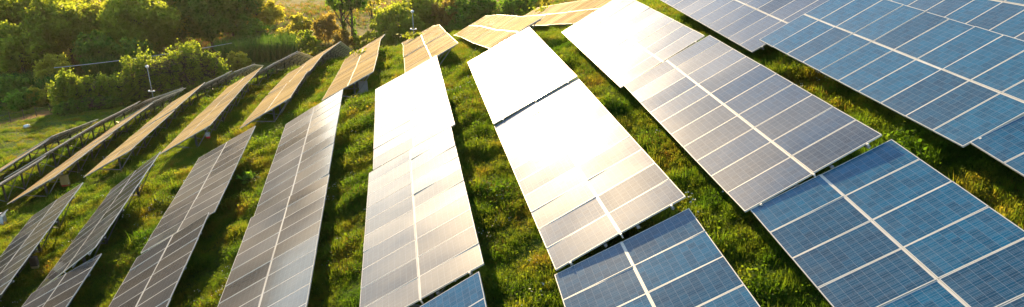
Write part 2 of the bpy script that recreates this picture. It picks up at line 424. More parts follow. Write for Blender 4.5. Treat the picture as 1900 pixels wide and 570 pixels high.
# bare rusty soil strip along the fence at the valley edge
fence_a, fence_b = on_ground(-60, 248), on_ground(235, 190)
fd = (fence_b - fence_a).to_2d().normalized()
du = (fx - fence_a.x) * fd.x + (fy - fence_a.y) * fd.y; dv = -(fx - fence_a.x) * fd.y + (fy - fence_a.y) * fd.x
wob = 0.8 * np.sin(du * .5) + .5 * np.sin(du * 1.7)
zone[:, 0] = sstep(dv + wob, -0.3, 1.0) * (1 - sstep(dv + wob, 3.0, 5.0)) * sstep(du, -20, -10) * (1 - sstep(du, 28, 36))
zone[:, 1] = sstep(fr + 6 * np.sin(fx * .08), 122, 140) * (1 - sstep(fr, 240, 330))
zone[:, 2] = sstep(fr + 30 * np.sin(fx * .02), 240, 330)
ca = gm.color_attributes.new('zone', 'FLOAT_COLOR', 'POINT')
ca.data.foreach_set('color', zone.ravel())
ground = link('ground', gm); tag(ground, kind='structure')

# ------------------------------------------------------------------ building the tables
def module_meshes():
    w, l, t, fw = MOD_W, MOD_L, 0.04, 0.017
    # frame: four bars round the laminate, standing 3 mm proud of the glass
    b = MB()
    for s in (-1, 1):
        b.box((s * (l / 2 - fw / 2), 0, -t / 2), (fw, w, t))
        b.box((0, s * (w / 2 - fw / 2), -t / 2 - 0.0005), (l - 2 * fw, fw, t - 0.001))
    fr_me = b.mesh('module_frame', M['alu'])
    v = []
    for zz in (-0.034, -0.003):
        for dx, dy in ((-1, -1), (1, -1), (1, 1), (-1, 1)):
            v.append((dx * (l / 2 - fw + .002), dy * (w / 2 - fw + .002), zz))
    me = bpy.data.meshes.new('module_laminate')
    me.from_pydata(v, [], [(4, 5, 6, 7), (0, 3, 2, 1), (0, 1, 5, 4), (1, 2, 6, 5), (2, 3, 7, 6), (3, 0, 4, 7)])
    uvl = me.uv_layers.new(name='UVMap')
    for p in me.polygons:
        for li in p.loop_indices:
            co = me.vertices[me.loops[li].vertex_index].co
            uvl.data[li].uv = (0.02 + 0.96 * (co.x / (l - 2 * fw) + .5), 0.02 + .96 * (co.y / (w - 2 * fw) + .5))
    me.materials.append(M['glass']); me.materials.append(M['white'])
    for i, p in enumerate(me.polygons):
        if i: p.material_index = 1
    me.update()
    return me, fr_me
LAM, FRAME = module_meshes()
LAMS = {'glass': LAM}
for v_ in ('glass_pale', 'glass_grey', 'glass_dark', 'glass_gold_glow'):
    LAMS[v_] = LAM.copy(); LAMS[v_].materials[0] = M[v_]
BAR_POST = MB().box((0, 0, .5), (0.11, 0.07, 1.0)).mesh('post', M['darksteel'])
BAR_STRUT = MB().box((0, 0, .5), (0.05, 0.04, 1.0)).mesh('strut', M['steel'])
BAR_RAFT = MB().box((0, 0, .5), (0.06, 0.10, 1.0)).mesh('rafter', M['steel'])
BAR_PURL = MB().box((0, 0, .5), (0.05, 0.07, 1.0)).mesh('purlin', M['steel'])
BAR_MID = MB().box((0, 0, .5), (0.030, MID_GAP - 0.006, 1.0)).mesh('middle_rail', M['alu'])
CLAMP = MB().box((0, 0, 0), (0.05, 0.05, 0.03)).box((0, -.02, -.05), (0.03, 0.02, 0.10)).mesh('end_clamp', M['alu'])

def bar(name, me, parent, inv, p, q, ref):
    """unit bar stretched from p to q"""
    z = (q - p); L = z.length; z = z / L
    x = ref.cross(z).normalized(); y = z.cross(x)
    mw = Matrix(((x.x, y.x, z.x * L, p.x), (x.y, y.y, z.y * L, p.y), (x.z, y.z, z.z * L, p.z), (0, 0, 0, 1)))
    o = link(name, me, parent); o.matrix_basis = inv @ mw
    return o

ORD = ['first', 'second', 'third', 'fourth', 'fifth', 'sixth', 'seventh', 'eighth', 'ninth', 'tenth', 'eleventh', 'twelfth', 'thirteenth']
LOOK = {'0b': 'blue', '1c': 'blue', '1b': 'blue', '1a': 'pale pinkish', '2c': 'blue', '2b': 'greyish', '2a': 'glaring white', '3c': 'blue', '3b': 'pale cream', '3a': 'glaring white', '4c': 'blue',
        '4b': 'cream', '4a': 'glaring white', '5b': 'grey and gold', '5a': 'brownish gold', '6b': 'dark grey', '6a': 'brownish grey', '7b': 'dark grey', '7a': 'dark grey', '8b': 'dark grey', '9b': 'dark'}
TABLE_OBJ = {}
counts = {}
for t in TABLES:
    key = t[0]; row = int(key[:-1]); far = key[-1] in 'zyxwv'
    counts[row] = counts.get(row, 0) + 1
    c, d, a, n = table_axes(t); N = t[7]; L = N * PITCH
    base = Vector((c.x, c.y, G(c.x, c.y)))
    az = math.radians(t[6])
    root = empty('solar_table', base, -az)
    TABLE_OBJ[key] = root
    look = LOOK.get(key, 'dark backed' if key in ('6w', '6v', '7w', '8v') else 'golden' if row <= 7 or key in ('8z', '8y', '9z', '9y') else 'edge-on')
    place = 'nearest' if counts[row] == 1 else ORD[counts[row] - 1] + ' from the near end'
    tag(root, f'{look} solar table, {place} of the {ORD[row]} row from the right', 'solar table', 'solar tables standing in rows on the slope')
    inv = (Matrix.Translation(base) @ Matrix.Rotation(-az, 4, 'Z')).inverted()
    R = Matrix((a, d, n)).transposed()
    lam = LAMS['glass_gold_glow' if far else 'glass_dark' if (row > 6 or key == '6b') else 'glass_grey' if (row > 4 or key in ('4a', '4b')) else 'glass_pale' if key in ('1a', '2a', '2b', '3a', '3b') else 'glass']
    sagp = random.uniform(0, 6)
    for k in range(N):
        for side in (-1, 1):
            off = side * (MOD_L / 2 + MID_GAP / 2)
            yy = -L / 2 + PITCH * (k + .5)
            jit = Euler((random.gauss(0, .0045), random.gauss(0, .0055), 0)).to_matrix()
            p = c + a * off + d * yy + n * (0.004 * math.sin(sagp + k * 1.1))
            mw = Matrix.Translation(p) @ (R @ jit).to_4x4()
            o = link('solar_module', lam, root); o.matrix_basis = inv @ mw
            f = link('frame', FRAME, o)
    bar('middle_rail', BAR_MID, root, inv, c - d * (L / 2 + .01) - n * .026, c + d * (L / 2 + .01) - n * .026, a)
    for u in (-1.30, -0.42, 0.42, 1.30):
        bar('purlin', BAR_PURL, root, inv, c + a * u - d * (L / 2 + .06) - n * .085, c + a * u + d * (L / 2 + .06) - n * .085, a)
    if not far:
        for u in (-1.30, 0.0, 1.30):
            o = link('end_clamp', CLAMP, root)
            o.matrix_basis = inv @ (Matrix.Translation(c + a * u - d * (L / 2 + .03) - n * .02) @ R.to_4x4())
    nf = 4 if N >= 9 else 3
    for k in range(nf):
        yy = -L / 2 + 1.25 + (L - 2.5) * k / (nf - 1)
        q = c + d * yy
        bar('rafter', BAR_RAFT, root, inv, q - a * 1.5 - n * .17, q + a * 1.5 - n * .17, d)
        top = q + a * 0.22 - n * .20
        foot = Vector((top.x, top.y, G(top.x, top.y) - 0.25))
        bar('post', BAR_POST, root, inv, foot, top, d)
        kn = foot + Vector((0, 0, .42))
        bar('strut', BAR_STRUT, root, inv, kn + d * .06, q + a * 1.22 - n * .21 + d * .06, d)
        bar('strut', BAR_STRUT, root, inv, kn - d * .06, q - a * 1.10 - n * .21 - d * .06, d)

# ------------------------------------------------------------------ plants
def unit(v): return v / np.maximum(np.linalg.norm(v, axis=-1, keepdims=True), 1e-9)

def leaf_cloud(r, blobs, n, size, clump=0.30, shell=0.55, aspect=1.5, droop=0.0):
    """leaf-sized quads gathered in clumps spread through a union of ellipsoids (cx,cy,cz,rx,ry,rz)"""
    blobs = np.array(blobs, float)
    vol = (blobs[:, 3] * blobs[:, 4] * blobs[:, 5]) ** (2 / 3.0)
    per = np.maximum((n * vol / vol.sum()).astype(int), 40)
    P = []; O = []
    for b, m_ in zip(blobs, per):
        nc = max(10, int(m_ / 45))
        cd = unit(r.normal(size=(nc, 3))); cr = shell + (1 - shell) * r.random(nc) ** .6
        cc = cd * cr[:, None]
        which = r.integers(0, nc, m_)
        # clumps differ in how full they are: leaves gaps
        w = r.random(nc) ** 1.3 + .08; which = r.choice(nc, m_, p=w / w.sum())
        q = cc[which] + r.normal(size=(m_, 3)) * clump * (.5 + .8 * r.random(nc))[which][:, None] * .55
        P.append(q * b[3:] + b[:3]); O.append(q)
    P = np.concatenate(P); O = unit(np.concatenate(O))
    keep = P[:, 2] > 0.05
    P, O = P[keep], O[keep]
    m_ = len(P)
    nrm = unit(r.normal(size=(m_, 3)) * .9 + O * .6 + np.array([0, 0, .35]))
    t1 = unit(np.cross(nrm, r.normal(size=(m_, 3)))); t2 = np.cross(nrm, t1)
    sz = size * (.6 + .8 * r.random(m_))[:, None]
    l, w = sz * aspect * .5, sz * .5
    V = np.stack([P - t1 * l, P - t2 * w + nrm * w * .25, P + t1 * l, P + t2 * w + nrm * w * .25], 1).reshape(-1, 3)
    F = np.arange(m_ * 4).reshape(-1, 4)
    return V, F

def limb(r, b, p0, p1, r0, r1, bend=.12, seg=4, n=6):
    p0, p1 = np.array(p0, float), np.array(p1, float)
    L = np.linalg.norm(p1 - p0); pts = []; rad = []
    off = r.normal(size=3) * L * bend
    for i in range(seg + 1):
        f = i / seg
        pts.append(p0 + (p1 - p0) * f + off * math.sin(f * math.pi) * (.6 + .4 * f)); rad.append(r0 + (r1 - r0) * f)
    b.tube(pts, rad, n)
    return pts

def plant(name, label, cat, base, blobs, n, size, leaf, trunk=None, seed=0, group=None, clump=.30, shell=.55, aspect=1.5, crown='crown', bark='bark'):
    r = np.random.default_rng(seed)
    root = empty(name, base); tag(root, label, cat, group)
    V, F = leaf_cloud(r, blobs, n, size, clump, shell, aspect)
    link(crown, np_mesh(crown, V, F, M[leaf]), root)
    if trunk:
        b = MB()
        for tx, ty, tr, th in trunk:
            top = (tx * 1.6 + r.normal() * .15, ty * 1.6 + r.normal() * .15, th)
            pts = limb(r, b, (tx * .5, ty * .5, -.4), top, tr, tr * .45, .05, 6, 8)
            for bl in blobs:
                tgt = np.array(bl[:3]) + r.normal(size=3) * np.array(bl[3:]) * .3
                st = pts[int(r.integers(2, 6))]
                if tgt[2] < st[2]: tgt[2] = st[2] + .4
                mid = limb(r, b, st, tgt, tr * .42, tr * .12, .1, 4, 5)
                for _ in range(3):
                    limb(r, b, mid[2], np.array(bl[:3]) + r.normal(size=3) * np.array(bl[3:]) * .55, tr * .18, .012, .1, 3, 4)
        b.build('trunk', M[bark], root, True)
    return root

def crown_blobs(r, w, h, z0, k=9, flat=.8):
    """uneven crown: k lobes round a core, width w, from z0 up to h"""
    hz = (h - z0) / 2; zc = z0 + hz
    out = [(0, 0, zc, w * .30, w * .30, hz * .75)]
    for i in range(k):
        a = i * 2.399 + r.random() * .8; e = r.uniform(-.75, .95)
        rr = w / 2 * (.62 * math.sqrt(max(0.05, 1 - e * e)))
        s = w * r.uniform(.15, .25)
        out.append((math.cos(a) * rr, math.sin(a) * rr, zc + e * hz * .72, s, s, s * flat))
    return out

# big trees of the belt across the valley: photo column, distance, height, width, leaf, label
BELT = [
 (-30, 136, 11.5, 9, 'leaf_olive', 'olive tree cut by the left edge, top of the photo'),
 (35, 128, 7.0, 7.5, 'leaf_olive', 'low tree behind the round bush at far left'),
 (62, 142, 10.6, 10.3, 'leaf_olive', 'broad olive green tree above the round bush at far left'),
 (130, 134, 10.8, 10.9, 'leaf_olive', 'large tree with visible branches above the left end of the cable'),
 (196, 135, 10.2, 8.6, 'leaf_gold', 'golden lit tree between two large trees in the belt'),
 (178, 123, 6.2, 6.0, 'leaf_dark', 'dark tree just behind the cable, above the lower vine hedge'),
 (262, 130, 11.4, 11.5, 'leaf_olive', 'large yellowish tree above the tall vine hedge'),
 (318, 135, 11.2, 10.3, 'leaf_olive', 'dense tree right of the large yellowish one, over the hedge'),
 (245, 120, 5.0, 6, 'leaf_dark', 'dark shrubby tree in the shade behind the tall vine hedge'),
 (395, 134, 11.7, 10.3, 'leaf_dark', 'dark green tree standing tall left of the reed bed'),
 (436, 139, 11.1, 9.2, 'leaf_dark', 'dark green tree with rounded top above the reed bed'),
 (488, 141, 9.2, 7.5, 'leaf_gold', 'pale golden tree with thin trunk above the reed bed'),
 (470, 132, 4.6, 6.5, 'leaf_dark', 'dark bushy tree low behind the reed bed'),
 (10, 150, 11.0, 10, 'leaf_olive', 'far olive tree at the top left corner, behind the belt'),
 (105, 156, 11.5, 11, 'leaf_gold', 'far golden tree peeping between the big trees at top left'),
 (222, 150, 11.0, 10, 'leaf_olive', 'far olive tree behind the golden lit tree of the belt'),
 (345, 152, 12.0, 11, 'leaf_olive', 'far olive tree behind the dense tree over the hedge'),
 (440, 150, 11.5, 9, 'leaf_olive', 'far olive tree behind the dark trees above the reeds'),
 (740, 116, 8.2, 7.5, 'leaf_olive', 'leafy tree behind the pole lamp beyond the fourth golden row'),
 (795, 122, 9.6, 8, 'leaf_olive', 'tall tree just right of the pole lamp'),
 (842, 118, 9.0, 5.5, 'leaf_rust', 'reddish leaved tree right of the pole lamp'),
 (885, 114, 8.6, 7, 'leaf_dark', 'dark tree behind the curved golden table'),
 (955, 112, 7.8, 5.4, 'leaf_dark', 'compact round dark green tree above the curved golden tables'),
 (1000, 120, 8.2, 6.5, 'leaf_gold', 'golden green tree right of the round dark tree, at top edge'),
]
for i, (px, D, h, w, leaf, lab) in enumerate(BELT):
    r = np.random.default_rng(100 + i)
    b = at_range(px, D)
    plant('broadleaf_tree', lab, 'tree', b, crown_blobs(r, w * 1.12, h, h * (.05 if h > 6 else -.04), 16), int(9500 * (w / 8) ** 2 * (h / 9)) + 1500, .30, leaf,
          [(0, 0, .20, h * .62)], 200 + i, 'trees in the belt across the valley', .34, .5)

# tall tree with two ivy-clad trunks
b = at_range(652, 126)
plant('twin_trunk_tree', 'tall tree with two dark ivy clad trunks left of centre', 'tree', b,
      [(-.9, 0, 2.2, .55, .5, 2.4), (.7, 0, 2.4, .5, .5, 2.6), (-1.6, .3, 7.2, 1.9, 1.8, 1.8), (1.2, -.3, 7.8, 2.0, 1.9, 2.0), (-.2, .4, 9.4, 2.2, 2, 1.6), (2.4, 0, 6.2, 1.3, 1.3, 1.2), (-3.0, 0, 8.2, 1.4, 1.3, 1.2)],
      4200, .33, 'leaf_dark', [(-.5, 0, .26, 8.0), (.45, 0, .24, 8.4)], 301)
b = at_range(694, 130)
plant('bare_tree', 'thin sparse tree with bare pale trunk at the top edge', 'tree', b, [(-1.2, 0, 6.5, 1.4, 1.3, 1.5), (1.1, 0, 7.6, 1.5, 1.4, 1.5), (.2, .2, 9, 1.6, 1.5, 1.3)], 700, .3, 'leaf_gold', [(0, 0, .17, 7.5)], 302)

# shrubs: photo pixel of the foot, width, height, leaf, label
SHRUBS = [
 (80, 160, 117, 5.4, 4.6, 'leaf_gold', 'round golden topped bush at far left below the tree belt'),
 (437, 140, 114, 4.0, 2.4, 'leaf_gold', 'pale round bush just beyond the edge-on tables, under the reeds'),
 (20, 205, 109, 4.6, 2.0, 'leaf_lime', 'low yellow green shrub at the left edge above the soil strip'),
 (62, 196, 109, 4.8, 1.9, 'leaf_gold', 'low pale shrub mound left of the vine hedge'),
 (98, 190, 107, 4.0, 2.2, 'leaf_olive', 'low olive shrub touching the vine hedge'),
 (-6, 178, 115, 5.0, 3.2, 'leaf_dark', 'dark shrub at the left edge above the low shrubs'),
 (572, 118, 119, 3.6, 4.0, 'leaf_vine', 'vine draped shrub behind the far end of the golden rows'),
 (606, 100, 127, 5.0, 5.2, 'leaf_rust', 'brownish gold shrub left of the twin trunk tree'),
 (558, 84, 135, 4.6, 4.4, 'leaf_gold', 'small golden shrub in front of the dry field'),
 (640, 96, 122, 3.8, 3.0, 'leaf_rust', 'reddish low shrub in front of the twin trunks'),
 (676, 96, 120, 3.4, 3.0, 'leaf_olive', 'olive shrub right of the twin trunk tree'),
 (700, 92, 118, 2.6, 2.4, 'leaf_rust', 'small rusty shrub behind the tip of a golden table'),
 (718, 96, 117, 3.0, 3.4, 'leaf_olive', 'upright olive shrub at the tip of the golden table'),
 (745, 90, 116, 3.2, 3.0, 'leaf_olive', 'leafy shrub at the foot of the pole lamp'),
 (800, 84, 116, 4.2, 4.2, 'leaf_olive', 'dense shrub behind the four part golden table'),
 (850, 84, 114, 4.4, 4.6, 'leaf_dark', 'dark shrub between the golden tables at top centre'),
 (530, 112, 124, 4.4, 3.4, 'leaf_gold', 'golden shrub right of the reed bed'),
 (905, 60, 117, 4.0, 3.4, 'leaf_dark', 'dark shrub left of the round dark tree'),
]
for i, (px, py, D, w, h, leaf, lab) in enumerate(SHRUBS):
    r = np.random.default_rng(400 + i)
    b = at_range(px, D)
    plant('shrub', lab, 'shrub', b, crown_blobs(r, w, h, -.3, 9, .9), int(3000 * (w / 4) ** 2) + 800, .22, leaf, [(0, 0, .08, h * .6)], 500 + i, 'shrubs at the valley edge', .32, .55)

# vine hedges: lumpy walls of creeper
def vine_hedge(lab, p0, p1, hs, depth, n, seed, leaf='leaf_vine'):
    r = np.random.default_rng(seed)
    a, b = on_ground(*p0), on_ground(*p1)
    blobs = []
    k = len(hs)
    base = a.lerp(b, .5); base.z = G(base.x, base.y)
    for i, h in enumerate(hs):
        p = a.lerp(b, (i + .5) / k) - base; gz = G(a.lerp(b, (i + .5) / k).x, a.lerp(b, (i + .5) / k).y) - base.z
        w = (b - a).length / k * .75
        blobs.append((p.x, p.y, gz + h * .42, w, depth * .5, h * .55))
        for _ in range(4):
            blobs.append((p.x + r.normal() * w * .5, p.y + r.normal() * depth * .25, gz + h * r.uniform(.25, .92), w * .5, depth * .3, h * .2))
        blobs.append((p.x, p.y - depth * .35, gz + .5, w * .9, depth * .3, .8))
    root = plant('vine_hedge', lab, 'hedge', base, blobs, n, .19, leaf, [((blobs[j * 6][0]) * .8, blobs[j * 6][1] * .8, .10, hs[j] * .7) for j in range(0, k, 2)], seed + 1, None, .36, .72, 1.3, 'creeper')
    return root
vine_hedge('tall dark hedge smothered in vines behind the pole lamp', (222, 192), (420, 152), [3.8, 5.2, 6.2, 4.6, 5.6, 5.8, 6.0, 4.6, 4.2], 3.2, 30000, 601)
vine_hedge('lower vine covered hedge above the mown grass at left', (108, 208), (226, 190), [4.0, 4.6, 4.2, 3.6, 3.8, 3.4], 2.8, 17000, 611)
vine_hedge('clipped dark green undergrowth along the foot of the lower hedge', (112, 212), (224, 196), [1.3, 1.4, 1.3, 1.5, 1.3, 1.4], 1.8, 6500, 621, 'leaf_dark')

# reed beds: tall bright blades nobody could count
def reeds(lab, px0, px1, D, depth, h, n, seed):
    r = np.random.default_rng(seed)
    t = r.random(n); dd = D + depth * r.random(n)
    base = np.array([list(at_range(px0 + (px1 - px0) * tt, d_)) for tt, d_ in zip(t, dd)])
    ang = r.random(n) * 6.283; hh = h * (.6 + .5 * r.random(n)); w = .05 + .04 * r.random(n)
    lean = r.normal(size=(n, 2)) * .16 * hh[:, None]
    sx = np.stack([np.cos(ang), np.sin(ang), 0 * ang], 1) * w[:, None]
    up = np.stack([lean[:, 0] * .35, lean[:, 1] * .35, hh * .6], 1); tip = np.stack([lean[:, 0], lean[:, 1], hh], 1)
    V = np.stack([base - sx, base + sx, base + up + sx * .8, base + up - sx * .8, base + tip + sx * .05, base + tip - sx * .05], 1).reshape(-1, 3)
    o = np.arange(n)[:, None] * 6
    F = np.concatenate([o + np.array([0, 1, 2, 3]), o + np.array([3, 2, 4, 5])], 0)
    ob = link('reed_bed', np_mesh('reed_bed', V, F, M['reed'])); tag(ob, lab, 'reeds', kind='stuff')
reeds('bright green reeds standing below the dark trees', 402, 550, 117, 6, 3.2, 3200, 701)
reeds('bright green reeds in front of the round bush at far left', 55, 116, 112, 4, 2.4, 2200, 702)
reeds('pale green reeds behind the vine hedges', 150, 225, 118, 3, 2.8, 1600, 703)
reeds('tall pale grass at the far left edge', -30, 55, 116, 6, 1.8, 2200, 704)

# ------------------------------------------------------------------ grass and flowers (stuff)
def tuft(name, r, blades, h, spread, w, mat, bend=.5, heads=None):
    V = []; F = []
    for i in range(blades):
        a = r.random() * 6.283; p = np.array([r.normal() * spread, r.normal() * spread, -.03])
        hh = h * r.uniform(.55, 1.15); dx = np.array([math.cos(a), math.sin(a), 0]); sd = np.array([-dx[1], dx[0], 0]) * w * r.uniform(.7, 1.3)
        bd = bend * r.uniform(.3, 1.2)
        m1 = p + dx * hh * bd * .3 + np.array([0, 0, hh * .6]); m2 = p + dx * hh * bd + np.array([0, 0, hh * (1 - .35 * bd)])
        k = len(V)
        V += [p - sd, p + sd, m1 + sd * .8, m1 - sd * .8, m2]
        F += [(k, k + 1, k + 2, k + 3), (k + 3, k + 2, k + 4)]
    me = bpy.data.meshes.new(name); me.from_pydata([tuple(v) for v in V], [], F); me.materials.append(mat); me.update()
    return bpy.data.objects.new(name, me)
def flower(name, r, mat):
    V = []; F = []
    for i in range(7):
        c = np.array([r.normal() * .16, r.normal() * .16, r.uniform(.20, .36)]); k = len(V)
        tilt = r.normal(size=3) * .5; nrm = unit(np.array([0, 0, 1.0]) + tilt); t1 = unit(np.cross(nrm, [1, .3, 0])); t2 = np.cross(nrm, t1)
        for j in range(6):
            V.append(tuple(c + (t1 * math.cos(j * 1.047) + t2 * math.sin(j * 1.047)) * r.uniform(.018, .03)))
        F.append(tuple(range(k, k + 6)))
    me = bpy.data.meshes.new(name); me.from_pydata(V, [], F); me.materials.append(mat); me.update()
    return bpy.data.objects.new(name, me)
def leafy(name, r, mat, n=26, h=.28, w=.05):
    """clover-like cushion of small round leaves"""
    V = []; F = []
    for i in range(n):
        c = np.array([r.normal() * .13, r.normal() * .13, 0]); c[2] = h * r.uniform(.25, 1) * math.exp(-(c[0] ** 2 + c[1] ** 2) / .06)
        nrm = unit(np.array([0, 0, 1.0]) + r.normal(size=3) * .55); t1 = unit(np.cross(nrm, r.normal(size=3))); t2 = np.cross(nrm, t1); s = w * r.uniform(.6, 1.3); k = len(V)
        V += [tuple(c - t1 * s), tuple(c - t2 * s * .7), tuple(c + t1 * s), tuple(c + t2 * s * .7)]; F.append((k, k + 1, k + 2, k + 3))
    me = bpy.data.meshes.new(name); me.from_pydata(V, [], F); me.materials.append(mat); me.update()
    return bpy.data.objects.new(name, me)

def scatter(name, pts, scl, rot, sources, label, cat):
    me = bpy.data.meshes.new(name); me.vertices.add(len(pts)); me.vertices.foreach_set('co', np.asarray(pts, np.float32).ravel())
    a = me.attributes.new('scl', 'FLOAT', 'POINT'); a.data.foreach_set('value', np.asarray(scl, np.float32))
    a = me.attributes.new('rot', 'FLOAT_VECTOR', 'POINT'); a.data.foreach_set('vector', np.asarray(rot, np.float32).ravel())
    a = me.attributes.new('pick', 'INT', 'POINT'); a.data.foreach_set('value', rng.integers(0, len(sources), len(pts)).astype(np.int32))
    me.update()
    ob = link(name, me); tag(ob, label, cat, kind='stuff')
    ng = bpy.data.node_groups.new(name, 'GeometryNodeTree')
    ng.interface.new_socket('Geometry', in_out='INPUT', socket_type='NodeSocketGeometry'); ng.interface.new_socket('Geometry', in_out='OUTPUT', socket_type='NodeSocketGeometry')
    N_ = ng.nodes; gi = N_.new('NodeGroupInput'); go = N_.new('NodeGroupOutput'); iop = N_.new('GeometryNodeInstanceOnPoints'); g2i = N_.new('GeometryNodeGeometryToInstance')
    for s in reversed(sources):
        oi = N_.new('GeometryNodeObjectInfo'); oi.inputs['Object'].default_value = s; oi.inputs['As Instance'].default_value = True
        ng.links.new(oi.outputs['Geometry'], g2i.inputs[0])
    def attr(nm, ty):
        x = N_.new('GeometryNodeInputNamedAttribute'); x.data_type = ty; x.inputs['Name'].default_value = nm; return x.outputs['Attribute']
    ng.links.new(gi.outputs[0], iop.inputs['Points']); ng.links.new(g2i.outputs[0], iop.inputs['Instance'])
    iop.inputs['Pick Instance'].default_value = True
    ng.links.new(attr('pick', 'INT'), iop.inputs['Instance Index']); ng.links.new(attr('scl', 'FLOAT'), iop.inputs['Scale']); ng.links.new(attr('rot', 'FLOAT_VECTOR'), iop.inputs['Rotation'])
    ng.links.new(iop.outputs[0], go.inputs[0])
    md = ob.modifiers.new('scatter', 'NODES'); md.node_group = ng
    return ob

def vis_points(n, rmin, rmax, margin=60):
    """random ground points in a wedge a little wider than the view"""
    az = np.radians(rng.uniform(-42, 40, n)); r_ = np.sqrt(rng.uniform(rmin ** 2, rmax ** 2, n))
    x, y = np.sin(az) * r_, np.cos(az) * r_
    z = ground_np(x, y)
    c = np.c_[x, y, z] @ CAM_R
    u = F_PX * c[:, 0] / c[:, 2] + CX_PX; v = F_PX * c[:, 1] / c[:, 2] + CY_PX
    k = (c[:, 2] > 1) & (u > -margin) & (u < W_PX + margin) & (v > -margin) & (v < H_PX + margin * 1.6)
    return np.c_[x, y, z][k]
def vnoise(p, s, seed):
    x, y = p[:, 0] * s + seed * 3.1, p[:, 1] * s - seed * 1.7
    return .5 + .25 * (np.sin(x * 1.0 + 1.3 * np.sin(y * .8)) + np.sin(y * 1.3 + 1.1 * np.sin(x * 1.1 + 2))) * 1.0
tr = np.random.default_rng(55)
src = [tuft('grass_tuft', tr, 30, .22, .09, .006, M['grass'], .6), tuft('grass_tuft', tr, 34, .17, .10, .007, M['grass'], .8), tuft('grass_tuft', tr, 18, .30, .06, .006, M['grass'], .5), tuft('grass_tuft', tr, 30, .15, .10, .006, M['grass'], .9), leafy('clover', tr, M['grass'], 40, .24, .022), leafy('clover', tr, M['grass'], 46, .42, .032), tuft('grass_tuft', tr, 16, .42, .06, .007, M['grass'], .4)]
dry = [tuft('dry_tuft', tr, 12, .34, .08, .005, M['dry'], .45), tuft('dry_tuft', tr, 16, .22, .10, .006, M['dry'], .7)]
P1 = np.concatenate([vis_points(60000, 6, 26), vis_points(130000, 24, 50), vis_points(260000, 48, 112)])
_u = (P1[:, 0] - fence_a.x) * fd.x + (P1[:, 1] - fence_a.y) * fd.y; _v = -(P1[:, 0] - fence_a.x) * fd.y + (P1[:, 1] - fence_a.y) * fd.x
P1 = P1[~((_u > -18) & (_u < 33) & (_v > .3) & (_v < 4.2) & (rng.random(len(P1)) < .93))]
rr = np.hypot(P1[:, 0], P1[:, 1])
nz = vnoise(P1, 1.1, 1) * .5 + vnoise(P1, 2.9, 2) * .5
sc = (.38 + 1.65 * nz ** 2.2) * (1 + np.clip((rr - 30) / 60, 0, .6)) * rng.uniform(.7, 1.3, len(P1))
sc *= np.where(rr > 76, .45, np.where(rr > 40, .8, 1)) 
for t_ in TABLES:                       # grass stays below the tables it grows under
    c_, d_, a_, n_ = (np.array(v) for v in table_axes(t_))
    rel = P1 - c_; dep = -(rel @ n_) / n_[2]
    und = (np.abs(rel @ a_) < 2.2) & (np.abs(rel @ d_) < t_[7] * PITCH / 2 + .4) & (dep > 0)
    sc[und] = np.minimum(sc[und], np.maximum(dep[und] - .25, .15) / .62)
rot = np.c_[rng.normal(0, .15, len(P1)), rng.normal(0, .15, len(P1)), rng.uniform(0, 6.28, len(P1))]
PF = vis_points(60000, 118, 235)
scatter('field_grass', PF, rng.uniform(1.2, 3.4, len(PF)) * (vnoise(PF, .12, 4) * .8 + .4), np.c_[rng.normal(0, .2, len(PF)), rng.normal(0, .2, len(PF)), rng.uniform(0, 6.28, len(PF))], dry + src[:2], 'coarse golden grass covering the field beyond the trees', 'grass')
scatter('grass', P1, sc, rot, src, 'rough green meadow grass between the rows of solar tables', 'grass')
k = (vnoise(P1, .45, 5) * .6 + vnoise(P1, 1.3, 7) * .4 > .60) & (rng.random(len(P1)) < .55)
scatter('dry_grass', P1[k] + np.array([.05, .03, 0]), sc[k] * .9, rot[k], dry, 'patches of dry brownish grass among the green', 'grass')
k = (vnoise(P1, .35, 9) * .5 + vnoise(P1, .9, 11) * .5 > .60) & (rng.random(len(P1)) < .010) & (rr < 75)
fl = [flower('flower_heads', tr, M['petal']), flower('flower_heads', tr, M['petal'])]
scatter('wildflowers', P1[k], np.clip(sc[k], .6, 1.3), rot[k], fl, 'small white wildflowers scattered through the grass', 'flowers')

# ------------------------------------------------------------------ small things
def pole_lamp(lab, px, py_top, D, seed):
    v = pix_dir(px, py_top); h = math.hypot(v[0], v[1])
    x, y = v[0] / h * D, v[1] / h * D
    ztop = v[2] / h * D; z0 = G(x, y); H = ztop - z0
    root = empty('pole_lamp', (x, y, z0)); tag(root, lab, 'lamp post', 'pole lamps beside the solar field')
    b = MB(); b.tube([(0, 0, -.3), (0, 0, H * .5), (0, 0, H)], [.042, .038, .034], 8); b.build('pole', M['pole'], root, True)
    b = MB(); b.tube([(0, 0, H * .02), (0, 0, H * .02 + .12)], [.13, .13], 8); b.build('base_flange', M['steel'], root)
    b = MB(); b.tube([(0, 0, H - .06), (0, 0, H), (0, 0, H + .10), (0, 0, H + .17)], [.08, .20, .19, .08], 12); b.build('lamp_head', M['white'], root, True)
    b = MB(); b.tube([(0, 0, H - .13), (0, 0, H - .05)], [.12, .16], 12); b.build('lens', M['grey'], root, True)
    b = MB(); b.box((0, 0, H * .45), (.62, .06, .06)).box((-.26, -.06, H * .45 + .06), (.16, .22, .14)).box((.26, -.06, H * .45 + .04), (.14, .20, .12)); b.build('camera_bracket', M['white'], root)
    return root
pole_lamp('white topped pole lamp standing before the tall vine hedge', 273, 124, 90, 1)
pole_lamp('white topped pole lamp behind the four part golden table at top centre', 765, 22, 82, 2)

